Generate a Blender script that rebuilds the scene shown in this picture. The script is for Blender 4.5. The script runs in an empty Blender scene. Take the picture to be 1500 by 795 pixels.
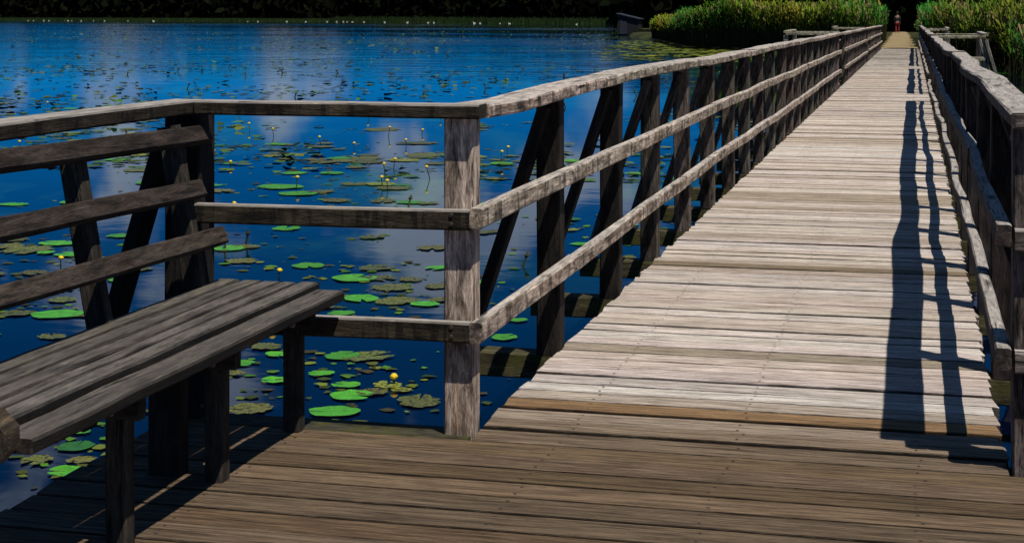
import bpy, math, random
from mathutils import Matrix, Vector, Euler, noise as mnoise
S = bpy.context.scene
COL = S.collection
R = random.Random(7)

# ------------------------------------------------------------------ camera
# X runs across the boardwalk (right +), Y along it (away from the viewer), Z up; deck top is z = 0
F_PX, H_CAM = 2361.0, 1.38
YAW = math.atan(587 / F_PX)
cam_d = bpy.data.cameras.new('camera')
cam = bpy.data.objects.new('camera', cam_d)
COL.objects.link(cam)
cam_d.sensor_width = 36.0
cam_d.lens = F_PX / 1500 * 36.0
cam_d.shift_y = -(397.5 - 18) / 1500
cam_d.clip_start = 0.05
cam_d.clip_end = 9000
cam.location = (0, 0, H_CAM)
cam.rotation_euler = (math.radians(90), 0, YAW)
S.camera = cam

# ------------------------------------------------------------------ sun and sky
SUN_FROM = Vector((0.361, -0.315, 1.0)).normalized()      # direction towards the sun
sun_el = math.asin(SUN_FROM.z)
sun_az = math.atan2(SUN_FROM.x, SUN_FROM.y)               # clockwise from +Y
sd = bpy.data.lights.new('sun', 'SUN')
sd.energy = 4.8
sd.angle = math.radians(0.5)
sd.color = (1.0, 0.93, 0.83)
sun = bpy.data.objects.new('sun', sd)
COL.objects.link(sun)
sun.location = SUN_FROM * 60
sun.rotation_euler = (-SUN_FROM).to_track_quat('-Z', 'Y').to_euler()

W = bpy.data.worlds.new('World')
S.world = W
W.use_nodes = True
nt = W.node_tree
nt.nodes.clear()
def N(tree, kind, **kw):
    n = tree.nodes.new(kind)
    for k, v in kw.items():
        if k in n.inputs.keys():
            n.inputs[k].default_value = v
        else:
            setattr(n, k, v)
    return n
sky = N(nt, 'ShaderNodeTexSky', sky_type='NISHITA', sun_disc=False, sun_elevation=sun_el, sun_rotation=sun_az,
        air_density=1.0, dust_density=0.0, ozone_density=5.0, altitude=9000)
SKY_TINT = (0.004, 0.56, 0.80, 1)
CLOUD_COL = (2.9, 3.7, 5.0, 1)
CLOUD_OFF = (3.3, 1.9, 0.2)
tint = N(nt, 'ShaderNodeMix', data_type='RGBA', blend_type='MULTIPLY')
tint.inputs[0].default_value = 1.0
tint.inputs[7].default_value = SKY_TINT
nt.links.new(sky.outputs[0], tint.inputs[6])
tc = N(nt, 'ShaderNodeTexCoord')
cmap = N(nt, 'ShaderNodeMapping'); cmap.inputs['Scale'].default_value = (1.0, 1.0, 0.85); cmap.inputs['Location'].default_value = CLOUD_OFF
nt.links.new(tc.outputs['Generated'], cmap.inputs[0])
cn = N(nt, "ShaderNodeTexNoise", Scale=15.0, Detail=4.0, Roughness=0.48)
nt.links.new(cmap.outputs[0], cn.inputs['Vector'])
cr = N(nt, 'ShaderNodeMapRange'); cr.interpolation_type = 'SMOOTHSTEP'
cr.inputs[1].default_value = 0.53; cr.inputs[2].default_value = 0.66
nt.links.new(cn.outputs[0], cr.inputs[0])
cmix = N(nt, 'ShaderNodeMix', data_type='RGBA')
nt.links.new(cr.outputs[0], cmix.inputs[0])
nt.links.new(tint.outputs[2], cmix.inputs[6])
cmix.inputs[7].default_value = CLOUD_COL
bg = N(nt, 'ShaderNodeBackground'); bg.inputs[1].default_value = 0.092
nt.links.new(cmix.outputs[2], bg.inputs[0])
wo = N(nt, 'ShaderNodeOutputWorld')
nt.links.new(bg.outputs[0], wo.inputs[0])

S.view_settings.view_transform = 'Standard'
S.view_settings.look = 'None'
S.view_settings.exposure = 0.0
S.view_settings.gamma = 1.0
S.cycles.use_denoising = True
S.cycles.max_bounces = 6

# ------------------------------------------------------------------ materials
def new_mat(name):
    m = bpy.data.materials.new(name)
    m.use_nodes = True
    t = m.node_tree
    t.nodes.clear()
    out = t.nodes.new('ShaderNodeOutputMaterial')
    b = t.nodes.new('ShaderNodeBsdfPrincipled')
    t.links.new(b.outputs[0], out.inputs[0])
    return m, t, b
def ramp(t, src, stops):
    r = t.nodes.new('ShaderNodeValToRGB')
    e = r.color_ramp.elements
    while len(e) < len(stops): e.new(0.5)
    for q, (p, c) in zip(e, stops):
        q.position = p
        q.color = (c, c, c, 1) if isinstance(c, (int, float)) else (*c, 1)
    t.links.new(src, r.inputs[0])
    return r.outputs[0]
def mul(t, a, b, kind='MULTIPLY', fac=1.0):
    n = t.nodes.new('ShaderNodeMix'); n.data_type = 'RGBA'; n.blend_type = kind
    n.inputs[0].default_value = fac
    t.links.new(a, n.inputs[6])
    if isinstance(b, tuple): n.inputs[7].default_value = b
    else: t.links.new(b, n.inputs[7])
    return n.outputs[2]
def tex(t, vec, scale, detail=4, rough=0.6, dist=0.0, stretch=(1, 1, 1)):
    mp = t.nodes.new('ShaderNodeMapping'); mp.inputs['Scale'].default_value = stretch
    t.links.new(vec, mp.inputs[0])
    n = N(t, 'ShaderNodeTexNoise', Scale=scale, Detail=detail, Roughness=rough, Distortion=dist)
    t.links.new(mp.outputs[0], n.inputs['Vector'])
    return n.outputs[0]

def wood(name, stain=0.35, moss=0.0, drip=0.0, streak=1.0, top_light=0.0, damp_gap_shade=0.0):
    """weathered timber; the base colour is each object's own colour, grain runs along local X"""
    m, t, b = new_mat(name)
    tcn = t.nodes.new('ShaderNodeTexCoord'); oi = t.nodes.new('ShaderNodeObjectInfo')
    off = N(t, 'ShaderNodeVectorMath', operation='SCALE'); off.inputs[0].default_value = (37.0, 11.3, 23.7)
    t.links.new(oi.outputs['Random'], off.inputs['Scale'])
    add = N(t, 'ShaderNodeVectorMath', operation='ADD')
    t.links.new(tcn.outputs['Object'], add.inputs[0]); t.links.new(off.outputs[0], add.inputs[1])
    v = add.outputs[0]
    g1 = tex(t, v, 1.0, 6, 0.70, 0.5, (6.0, 52, 52))
    g2 = tex(t, v, 1.0, 4, 0.75, 0.3, (30, 220, 220))
    pt = tex(t, v, 1.0, 5, 0.66, 0.8, (3.4, 13, 13))
    st = tex(t, v, 1.0, 6, 0.72, 1.0, (3.2, 13, 13))
    c = mul(t, oi.outputs['Color'], ramp(t, g1, [(0.32, 1 - 0.78 * streak), (0.5, 0.9), (0.66, 1.45)]))
    c = mul(t, c, ramp(t, g2, [(0.32, 0.42), (0.52, 1.0), (0.72, 1.3)]))
    c = mul(t, c, ramp(t, pt, [(0.32, (0.40, 0.31, 0.22)), (0.5, (1, 0.985, 0.96)), (0.66, (1.38, 1.35, 1.32))]))
    if stain > 0:
        c = mul(t, c, ramp(t, st, [(0.36, 1 - stain), (0.52, 1.0)]))
    if drip > 0:                                           # rain streaks running across the grain
        c = mul(t, c, ramp(t, tex(t, v, 1.0, 5, 0.7, 0.3, (19, 5, 3)), [(0.42, 1 - drip), (0.50, 1.0)]))
    if top_light > 0:                                         # sunlight on the upper faces painted in as a paler colour
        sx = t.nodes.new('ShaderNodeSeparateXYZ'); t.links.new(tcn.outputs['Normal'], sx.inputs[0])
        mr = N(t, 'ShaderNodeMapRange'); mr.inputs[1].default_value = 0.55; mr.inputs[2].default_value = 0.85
        mr.inputs[3].default_value = 0.0; mr.inputs[4].default_value = top_light
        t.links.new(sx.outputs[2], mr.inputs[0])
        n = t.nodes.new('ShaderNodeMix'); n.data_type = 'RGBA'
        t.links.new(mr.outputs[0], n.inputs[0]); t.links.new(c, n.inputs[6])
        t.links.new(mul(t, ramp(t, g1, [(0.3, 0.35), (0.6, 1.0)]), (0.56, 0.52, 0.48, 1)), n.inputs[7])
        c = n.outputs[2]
    if damp_gap_shade > 0:                                          # shade of the gaps between boards painted on side faces, plus damp dirt
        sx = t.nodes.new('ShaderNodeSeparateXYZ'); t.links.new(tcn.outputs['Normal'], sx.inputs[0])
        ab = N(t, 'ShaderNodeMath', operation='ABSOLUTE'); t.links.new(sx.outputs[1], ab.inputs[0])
        c = mul(t, c, ramp(t, ab.outputs[0], [(0.5, 1.0), (0.85, 1 - damp_gap_shade)]))
    # knots and short dark cracks
    mp = t.nodes.new('ShaderNodeMapping'); mp.inputs['Scale'].default_value = (1.7, 8.5, 8.5)
    t.links.new(v, mp.inputs[0])
    vo = N(t, 'ShaderNodeTexVoronoi', Scale=1.0); t.links.new(mp.outputs[0], vo.inputs['Vector'])
    c = mul(t, c, ramp(t, vo.outputs['Distance'], [(0.06, 0.18), (0.19, 1.0)]))
    ck = tex(t, v, 1.0, 4, 0.6, 0.2, (4.5, 95, 95))
    c = mul(t, c, ramp(t, ck, [(0.34, 0.08), (0.385, 1.0)]))
    wn = tex(t, v, 1.0, 5, 0.75, 0.4, (8, 62, 62))            # silvery worn fibres
    c = mul(t, c, ramp(t, wn, [(0.54, 1.0), (0.68, 1.55)]))
    if moss > 0:
        ms = tex(t, v, 9.0, 5, 0.7)
        n = t.nodes.new('ShaderNodeMix'); n.data_type = 'RGBA'
        t.links.new(ramp(t, ms, [(0.55 - 0.2 * moss, 0.0), (0.72 - 0.2 * moss, 1.0)]), n.inputs[0])
        t.links.new(c, n.inputs[6]); n.inputs[7].default_value = (0.060, 0.062, 0.014, 1)
        c = n.outputs[2]
    t.links.new(c, b.inputs['Base Color'])
    b.inputs['Roughness'].default_value = 0.82
    b.inputs['Specular IOR Level'].default_value = 0.25
    bp = N(t, 'ShaderNodeBump', Strength=0.8, Distance=0.005)
    mx = N(t, 'ShaderNodeMath', operation='ADD'); t.links.new(g1, mx.inputs[0]); t.links.new(g2, mx.inputs[1])
    t.links.new(mx.outputs[0], bp.inputs['Height'])
    t.links.new(bp.outputs[0], b.inputs['Normal'])
    return m
M_DECK = wood('deck_wood', 0.66, damp_gap_shade=0.88)
M_RAIL = wood('rail_wood', 0.6, drip=0.72, top_light=0.7)
M_POST = wood('post_wood', 0.8)
M_BENCH = wood('bench_wood', 0.6)
M_SEAT = wood('seat_wood', 0.8, top_light=0.13, damp_gap_shade=0.8)
M_BEAM = wood('mossy_beam_wood', 0.6, moss=0.45)

M_NAIL = bpy.data.materials.new('rusty_nail')
M_NAIL.use_nodes = True
M_NAIL.node_tree.nodes['Principled BSDF'].inputs['Base Color'].default_value = (0.035, 0.022, 0.016, 1)
M_NAIL.node_tree.nodes['Principled BSDF'].inputs['Roughness'].default_value = 0.7
def leafy(name, rough=0.5, spec=0.3, attr='Col', trans=0.0, noise_scale=0.0):
    m, t, b = new_mat(name)
    a = t.nodes.new('ShaderNodeAttribute'); a.attribute_name = attr
    c = a.outputs['Color']
    if noise_scale:
        g = t.nodes.new('ShaderNodeNewGeometry')
        c = mul(t, c, ramp(t, tex(t, g.outputs['Position'], noise_scale, 4, 0.65), [(0.3, 0.5), (0.55, 1.0), (0.75, 1.35)]))
    t.links.new(c, b.inputs['Base Color'])
    b.inputs['Roughness'].default_value = rough
    b.inputs['Specular IOR Level'].default_value = spec
    return m
M_REED = leafy('reed_leaf', 0.6, 0.1)
M_TREE = leafy('far_tree_leaf', 0.9, 0.0)
M_SPECK = leafy('floating_leaf', 0.6, 0.2)

def pad_mat(name):
    m, t, b = new_mat(name)
    oi = t.nodes.new('ShaderNodeObjectInfo'); g = t.nodes.new('ShaderNodeNewGeometry')
    c = mul(t, oi.outputs['Color'], ramp(t, tex(t, g.outputs['Position'], 14, 5, 0.7), [(0.3, 0.55), (0.5, 1.0), (0.75, 1.3)]))
    tcn = t.nodes.new('ShaderNodeTexCoord')                  # pale ribs fanning out from the stalk
    gr_ = N(t, 'ShaderNodeTexGradient', gradient_type='RADIAL'); t.links.new(tcn.outputs['Object'], gr_.inputs[0])
    m1 = N(t, 'ShaderNodeMath', operation='MULTIPLY'); m1.inputs[1].default_value = 17.0; t.links.new(gr_.outputs[1], m1.inputs[0])
    m2 = N(t, 'ShaderNodeMath', operation='PINGPONG'); m2.inputs[1].default_value = 0.5; t.links.new(m1.outputs[0], m2.inputs[0])
    c = mul(t, c, ramp(t, m2.outputs[0], [(0.03, 1.35), (0.12, 0.92), (0.5, 1.0)]))
    t.links.new(c, b.inputs['Base Color'])
    b.inputs['Roughness'].default_value = 0.38
    b.inputs['Specular IOR Level'].default_value = 0.35
    return m, t, b, c
M_PAD = pad_mat('lily_pad_leaf')[0]
M_PADO, t_, b_, c_ = pad_mat('eaten_lily_pad_leaf')
g_ = t_.nodes.new('ShaderNodeNewGeometry')
c2_ = mul(t_, c_, ramp(t_, tex(t_, g_.outputs['Position'], 42, 4, 0.7), [(0.42, (0.16, 0.10, 0.05)), (0.5, (1, 1, 1))]))
t_.links.new(c2_, b_.inputs['Base Color'])

def plain(name, col, rough=0.7, spec=0.3, ns=6.0, amt=0.3):
    m, t, b = new_mat(name)
    tcn = t.nodes.new('ShaderNodeTexCoord')
    r = ramp(t, tex(t, tcn.outputs['Object'], ns, 5), [(0.3, 1 - amt), (0.7, 1 + amt)])
    t.links.new(mul(t, r, (*col, 1)), b.inputs['Base Color'])
    b.inputs['Roughness'].default_value = rough
    b.inputs['Specular IOR Level'].default_value = spec
    return m
M_YELLOW = plain('yellow_petal', (0.75, 0.52, 0.02))
M_STEM = plain('plant_stem', (0.03, 0.035, 0.012))
M_SWAN = plain('white_feather', (0.8, 0.8, 0.78), amt=0.05)
M_HUT = plain('tarred_board', (0.012, 0.013, 0.017), ns=3)
M_HROOF = plain('grey_roofing', (0.022, 0.027, 0.038), ns=3)
M_EARTH = plain('ground_earth', (0.035, 0.040, 0.014), ns=0.35, amt=0.5, spec=0.05)
M_SAND = plain('sandy_path', (0.26, 0.20, 0.11), ns=2.2, amt=0.25, spec=0.05)

# water: dark below, a Fresnel mirror on top, ripples that die out in calm slicks
M_WATER, t, b = new_mat('lake_water')
WBASE = (0.0006, 0.0022, 0.012, 1)
b.inputs['Base Color'].default_value = (0.0006, 0.0022, 0.012, 1)
b.inputs['Roughness'].default_value = 0.03
b.inputs['IOR'].default_value = 1.333
g = t.nodes.new('ShaderNodeNewGeometry')
alg = tex(t, g.outputs['Position'], 1.0, 5, 0.65, 0.8, (0.22, 0.10, 1))       # drifts of green algae just under the surface
am = t.nodes.new('ShaderNodeMix'); am.data_type = 'RGBA'
apos = t.nodes.new('ShaderNodeSeparateXYZ'); t.links.new(g.outputs['Position'], apos.inputs[0])
afar = N(t, 'ShaderNodeMapRange'); afar.inputs[1].default_value = 10.0; afar.inputs[2].default_value = 17.0   # the drifts lie in the open lily belt
t.links.new(apos.outputs[1], afar.inputs[0])
amul = N(t, 'ShaderNodeMath', operation='MULTIPLY'); t.links.new(afar.outputs[0], amul.inputs[1])
t.links.new(ramp(t, alg, [(0.48, 0.0), (0.66, 1.0)]), amul.inputs[0])
t.links.new(amul.outputs[0], am.inputs[0])
am.inputs[6].default_value = WBASE; am.inputs[7].default_value = (0.024, 0.095, 0.022, 1)
t.links.new(am.outputs[2], b.inputs['Base Color'])
w1 = tex(t, g.outputs['Position'], 1.0, 3, 0.55, 0.6, (1.1, 2.3, 1))
w2 = tex(t, g.outputs['Position'], 1.0, 2, 0.5, 0.3, (0.22, 0.5, 1))
slick = tex(t, g.outputs['Position'], 1.0, 3, 0.5, 0.5, (0.010, 0.035, 1))
amp = N(t, 'ShaderNodeMapRange'); amp.inputs[1].default_value = 0.40; amp.inputs[2].default_value = 0.56
amp.inputs[3].default_value = 0.25; amp.inputs[4].default_value = 1.0
t.links.new(slick, amp.inputs[0])
# the lily beds near the boardwalk damp the ripples; open water carries more
spos = t.nodes.new('ShaderNodeSeparateXYZ'); t.links.new(g.outputs['Position'], spos.inputs[0])
damp = N(t, 'ShaderNodeMapRange'); damp.inputs[1].default_value = 24.0; damp.inputs[2].default_value = 120.0
damp.inputs[3].default_value = 0.025; damp.inputs[4].default_value = 0.55
t.links.new(spos.outputs[1], damp.inputs[0])
ampd = N(t, 'ShaderNodeMath', operation='MULTIPLY'); t.links.new(amp.outputs[0], ampd.inputs[0]); t.links.new(damp.outputs[0], ampd.inputs[1])
sm = N(t, 'ShaderNodeMath', operation='ADD'); t.links.new(w1, sm.inputs[0])
w2m = N(t, 'ShaderNodeMath', operation='MULTIPLY'); w2m.inputs[1].default_value = 2.0
t.links.new(w2, w2m.inputs[0]); t.links.new(w2m.outputs[0], sm.inputs[1])
bp = N(t, 'ShaderNodeBump', Distance=0.06)
t.links.new(ampd.outputs[0], bp.inputs['Strength'])
t.links.new(sm.outputs[0], bp.inputs['Height'])
t.links.new(bp.outputs[0], b.inputs['Normal'])

# ------------------------------------------------------------------ helpers
def mesh_from(name, verts, faces, mats, cols=None, smooth=False):
    me = bpy.data.meshes.new(name)
    me.from_pydata(verts, [], faces)
    for m in (mats if isinstance(mats, (list, tuple)) else [mats]): me.materials.append(m)
    if cols is not None:                                   # one colour per face
        at = me.color_attributes.new('Col', 'FLOAT_COLOR', 'CORNER')
        buf = []
        for p, c in zip(me.polygons, cols):
            buf.extend([c[0], c[1], c[2], 1.0] * p.loop_total)
        at.data.foreach_set('color', buf)
    if smooth:
        me.polygons.foreach_set('use_smooth', [True] * len(me.polygons))
    me.update()
    return me
def place(name, me, parent=None, M=None, color=None):
    o = bpy.data.objects.new(name, me)
    COL.objects.link(o)
    if M is None: M = Matrix.Identity(4)
    if parent is not None:
        o.parent = parent
        M = ROOTM[parent.name].inverted() @ M
    o.matrix_basis = M
    if color is not None: o.color = (*color, 1)
    return o
ROOTM = {}
def tag(o, label=None, cat=None, group=None, kind=None):
    if label: o['label'] = label
    if cat: o['category'] = cat
    if group: o['group'] = group
    if kind: o['kind'] = kind
    return o
def root(name, loc, **kw):
    o = bpy.data.objects.new(name, None)
    COL.objects.link(o)
    o.empty_display_size = 0.2
    o.location = loc
    ROOTM[o.name] = Matrix.Translation(loc)
    return tag(o, **kw)
def register(o):
    ROOTM[o.name] = o.matrix_basis.copy()
    return o
def zd(u):                                                 # the far part of the boardwalk has settled
    return -0.0045 * max(0.0, min(u, 77.0) - 8.0)

def stick(L, w, h, rnd, seg=1, ch=0.006, jit=0.0, bow=0.0, mat=None, endj=0.0):
    """squared timber of length L along +X, centred on Y and Z, worn arrises"""
    prof = [(-w/2+ch, -h/2), (w/2-ch, -h/2), (w/2, -h/2+ch), (w/2, h/2-ch), (w/2-ch, h/2), (-w/2+ch, h/2), (-w/2, h/2-ch), (-w/2, -h/2+ch)]
    v, f = [], []
    for i in range(seg + 1):
        x = L * i / seg
        dy, dz = rnd.uniform(-jit, jit), rnd.uniform(-jit, jit) - bow * math.sin(math.pi * i / seg)
        kw = 1 + rnd.uniform(-jit, jit) * 3
        for (y, z) in prof:
            xe = x + (rnd.uniform(-endj, endj) if i in (0, seg) else 0)
            v.append((xe, y * kw + dy, z + dz))
    for i in range(seg):
        for k in range(8):
            a, b2 = i*8+k, i*8+(k+1) % 8
            f.append((a, a+8, b2+8, b2))
    f.append(tuple(range(8)))
    f.append(tuple(seg*8 + k for k in reversed(range(8))))
    return mesh_from('timber', v, f, mat)
def frame(p0, p1, up=Vector((0, 0, 1))):
    p0, p1 = Vector(p0), Vector(p1)
    x = (p1 - p0).normalized()
    y = up.cross(x)
    if y.length < 1e-4: y = Vector((0, 1, 0))
    y.normalize()
    z = x.cross(y)
    M = Matrix((x, y, z)).transposed().to_4x4()
    M.translation = p0
    return M, (p1 - p0).length
def timber(name, parent, p0, p1, w, h, mat, color, seg=1, jit=0.0, up=Vector((0, 0, 1)), ch=0.006, endj=0.0):
    M, L = frame(p0, p1, up)
    return place(name, stick(L, w, h, R, seg, ch, jit, 0, mat, endj), parent, M, color)
def vary(c, a=0.12, r=R):
    k = 1 + r.uniform(-a, a)
    return tuple(max(0.0, q * k * (1 + r.uniform(-a, a) * 0.25)) for q in c)

# ------------------------------------------------------------------ setting: ground, water, path
WATER = -0.65
def u_shore(v):
    P = [(-3000, 900), (-400, 415), (-219, 357), (-118, 323), (-47, 263), (-36, 225), (-29, 165), (-22, 128), (-17.6, 114), (-12, 90),
         (-8, 86), (-2.5, 78.5), (-1.9, 76.5), (0.9, 76.5), (2.2, 66), (3.2, 60), (6, 54), (15, 47), (60, 40), (300, 20), (3000, -200)]
    for (a, ua), (b2, ub) in zip(P, P[1:]):
        if v <= b2: return ua + (ub - ua) * (v - a) / (b2 - a)
    return P[-1][1]
vs = [-3000, -1500, -800, -500, -400, -300, -219, -180, -150, -118, -95, -70, -55, -47, -42, -36, -32, -29, -26, -22, -20, -17.6, -15, -12, -10, -8, -6,
      -4, -2.5, -1.9, -1, 0, 0.9, 1.5, 2.2, 3.2, 4.5, 6, 10, 15, 30, 60, 120, 300, 1000, 3000]
ds = [(-3500, -3.0), (-800, -3.0), (-60, -2.2), (-12, -1.7), (-2.5, -1.1), (-0.6, -0.74), (0, -0.66), (0.6, -0.56), (2, -0.40), (5, -0.33), (15, -0.32), (60, -0.3), (200, 0.3), (700, 3), (3500, 8)]
gv, gf = [], []
for v in vs:
    for d, z in ds: gv.append((v, u_shore(v) + d, z))
nd = len(ds)
for i in range(len(vs) - 1):
    for j in range(nd - 1):
        a = i * nd + j
        gf.append((a, a + nd, a + nd + 1, a + 1))
tag(place('ground', mesh_from('ground', gv, gf, M_EARTH, smooth=True)), kind='structure')
tag(place('water', mesh_from('water', [(-3000, -3000, WATER), (3000, -3000, WATER), (3000, 3000, WATER), (-3000, 3000, WATER)], [(0, 1, 2, 3)], M_WATER)), kind='structure')
pv, pf = [], []
for i in range(41):
    u = 76.2 + i * 1.6
    z = -0.285 + 0.008 * math.sin(i * 1.7)
    c = -0.62 - 0.006 * (u - 77)
    w = 0.80 - 0.004 * (u - 77)
    pv += [(c - w - 0.12 * math.sin(i * 2.1), u, z), (c - w * 0.4, u, z + 0.02), (c + w * 0.4, u, z + 0.02), (c + w + 0.1 * math.sin(i * 1.3), u, z)]
for i in range(40):
    for k in range(3):
        a = i * 4 + k
        pf.append((a, a + 1, a + 5, a + 4))
tag(place('path', mesh_from('path', pv, pf, M_SAND, smooth=True)), kind='structure')

# ------------------------------------------------------------------ boardwalk
V0, V1 = -1.395, 0.280                                      # deck edges
bw = root('boardwalk', (-0.55, 5, 0), kind='structure')
TH = 0.042
def plank_variants(L, n, mat):
    out = []
    for k in range(n):
        rr = random.Random(100 + k + int(L * 10))
        out.append(stick(L, 1.0, TH, rr, 4, 0.004, 0.0, 0.0, mat, 0.012))
        me = out[-1]
        for v in out[-1].vertices:                          # edges wander a little along the board
            v.co.y += 0.012 * mnoise.noise((v.co.x * 1.3, k * 7.7, 1.0 if v.co.y > 0 else 5.0))
            v.co.z += 0.002 * mnoise.noise((v.co.x * 1.1, k * 3.1, 9.0))
        nv, nf = [tuple(v.co) for v in me.vertices], [tuple(p.vertices) for p in me.polygons]
        n0 = len(nf)
        for xs in ((0.295, 0.845, 1.415) if L < 2 else (0.09, 0.49, 1.34, 1.89, 2.46)):   # nail heads over the stringers
            for ys in (-0.27, 0.27):
                cx_, cy_, r_ = xs + rr.uniform(-.012, .012), ys + rr.uniform(-.06, .06), 0.0055
                b0 = len(nv)
                for q in range(6): nv.append((cx_ + r_ * math.cos(q * 1.047), cy_ + r_ / 0.14 * math.sin(q * 1.047), TH / 2 + 0.0012))
                nf.append(tuple(range(b0, b0 + 6)))
        m2 = mesh_from('plank', nv, nf, [mat, M_NAIL])
        for p in m2.polygons[n0:]: p.material_index = 1
        out[-1] = m2
    return out
LW, LB = V1 - V0, 3.83
walkv = plank_variants(LW, 8, M_DECK)
bayv = plank_variants(LB, 6, M_DECK)
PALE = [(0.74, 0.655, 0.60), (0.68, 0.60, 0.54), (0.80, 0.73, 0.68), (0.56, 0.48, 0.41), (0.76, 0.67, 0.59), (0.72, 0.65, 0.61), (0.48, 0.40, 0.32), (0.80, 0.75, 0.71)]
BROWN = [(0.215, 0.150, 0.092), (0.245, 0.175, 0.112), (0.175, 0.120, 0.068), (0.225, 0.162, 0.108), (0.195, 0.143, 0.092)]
edges = [4.018, 4.159, 4.300, 4.442, 4.587, 4.727, 4.869, 5.030]
bounds = []
u = edges[0]
while u > 1.2:
    w = R.uniform(0.136, 0.150); bounds.append((u - w, u)); u -= w
bounds += list(zip(edges, edges[1:]))
u = edges[-1]
while u < 76.6:
    w = R.uniform(0.134, 0.156); bounds.append((u, u + w)); u += w
bounds.sort()
singles = 0
sv, sf = [], []
for (a, b2) in bounds:
    mid, gap = (a + b2) / 2, R.uniform(0.010, 0.021)
    bay = mid < 5.03
    w = b2 - a - gap
    if bay:
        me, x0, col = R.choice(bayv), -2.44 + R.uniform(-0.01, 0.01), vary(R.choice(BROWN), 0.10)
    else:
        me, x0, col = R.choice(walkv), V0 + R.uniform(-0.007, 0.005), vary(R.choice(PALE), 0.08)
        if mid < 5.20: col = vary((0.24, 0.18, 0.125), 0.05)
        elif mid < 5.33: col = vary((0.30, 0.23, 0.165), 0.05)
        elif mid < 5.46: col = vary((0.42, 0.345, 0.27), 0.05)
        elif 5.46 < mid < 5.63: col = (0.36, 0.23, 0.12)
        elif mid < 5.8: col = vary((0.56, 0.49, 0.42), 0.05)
        if R.random() < 0.06 and mid > 6: col = vary((0.33, 0.26, 0.18), 0.1)
    z = zd(mid) - TH / 2 + R.uniform(-0.004, 0.004)
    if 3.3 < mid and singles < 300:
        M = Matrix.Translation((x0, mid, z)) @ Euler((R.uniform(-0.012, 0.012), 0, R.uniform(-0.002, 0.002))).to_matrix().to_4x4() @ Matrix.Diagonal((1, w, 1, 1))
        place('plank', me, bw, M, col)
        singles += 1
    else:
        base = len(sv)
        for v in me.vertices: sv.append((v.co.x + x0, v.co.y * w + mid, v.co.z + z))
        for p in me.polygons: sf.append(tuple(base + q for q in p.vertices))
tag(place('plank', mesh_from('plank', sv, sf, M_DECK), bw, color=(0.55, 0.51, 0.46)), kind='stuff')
for v in (-1.1, -0.55, 0.02):
    for (a, b2) in ((1.0, 20), (20, 45), (45, 76.5)):
        timber('stringer', bw, (v, a, zd(a) - 0.115), (v, b2 - 0.005, zd(b2) - 0.115), 0.09, 0.13, M_BEAM, (0.07, 0.055, 0.035))
for v in (-2.36, -1.95):
    timber('stringer', bw, (v, 1.2, -0.115), (v, 5.06, -0.115), 0.09, 0.13, M_BEAM, (0.07, 0.055, 0.035))
timber('edge_beam', bw, (-2.50, 5.112, -0.062), (-1.402, 5.112, -0.062), 0.14, 0.11, M_BEAM, (0.05, 0.045, 0.03), 4, 0.004)

post_us = [5.13, 6.47, 7.83, 9.05]
while post_us[-1] < 75: post_us.append(post_us[-1] + R.uniform(1.27, 1.39))
for i, u in enumerate(post_us):
    z = zd(u)
    timber('crossbeam', bw, (-1.84, u + 0.012, z - 0.072), (0.74, u + 0.012, z - 0.072), 0.125, 0.10, M_BEAM, (0.085, 0.075, 0.04), 4, 0.003)
    if i % 2 == 0:
        for v in (-1.2, 0.1):
            timber('pile', bw, (v, u + 0.012, -2.4), (v, u + 0.012, z - 0.125), 0.13, 0.13, M_BEAM, (0.05, 0.042, 0.03))

# ------------------------------------------------------------------ railings
GREY = (0.30, 0.25, 0.21)
RAILC = (0.50, 0.415, 0.335)
DARK = (0.020, 0.016, 0.013)
def sweep(us, cen, w, h, mat, color, name, parent, ch=0.006):
    """one rail plank following the settled posts: a chamfered section swept along u"""
    o0 = Vector((cen(us[0])[0], us[0], cen(us[0])[1]))
    n = len(us)
    prof = [(-w/2+ch, -h/2), (w/2-ch, -h/2), (w/2, -h/2+ch), (w/2, h/2-ch), (w/2-ch, h/2), (-w/2+ch, h/2), (-w/2, h/2-ch), (-w/2, -h/2+ch)]
    v, f = [], []
    for u in us:
        cv, cz = cen(u)
        j = 0.003
        for (y, z) in prof:       # local X = along u, local Y = towards -v
            v.append((u - o0.y, -(cv - o0.x) - y + R.uniform(-j, j) * 0.6, cz - o0.z + z + R.uniform(-j, j) * 0.5))
    for i in range(n - 1):
        for k in range(8):
            a, b2 = i*8+k, i*8+(k+1) % 8
            f.append((a, b2, b2+8, a+8))
    f.append(tuple(reversed(range(8)))); f.append(tuple((n-1)*8+k for k in range(8)))
    M = Matrix(((0, -1, 0, o0.x), (1, 0, 0, o0.y), (0, 0, 1, o0.z), (0, 0, 0, 1)))
    return place(name, mesh_from(name, v, f, mat), parent, M, color)
def wob(u, s, a):                                          # settled line of a rail, zero at the near end
    k = min(1.0, max(0.0, (u - 5.6) / 3.0))
    return a * k * (mnoise.noise((u * 0.42, s, 0.3)) + 0.5 * mnoise.noise((u * 0.95, s + 5, 2.3)))
def lin(a, b2, step):
    n = max(1, round((b2 - a) / step))
    return [a + (b2 - a) * i / n for i in range(n + 1)]

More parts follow.
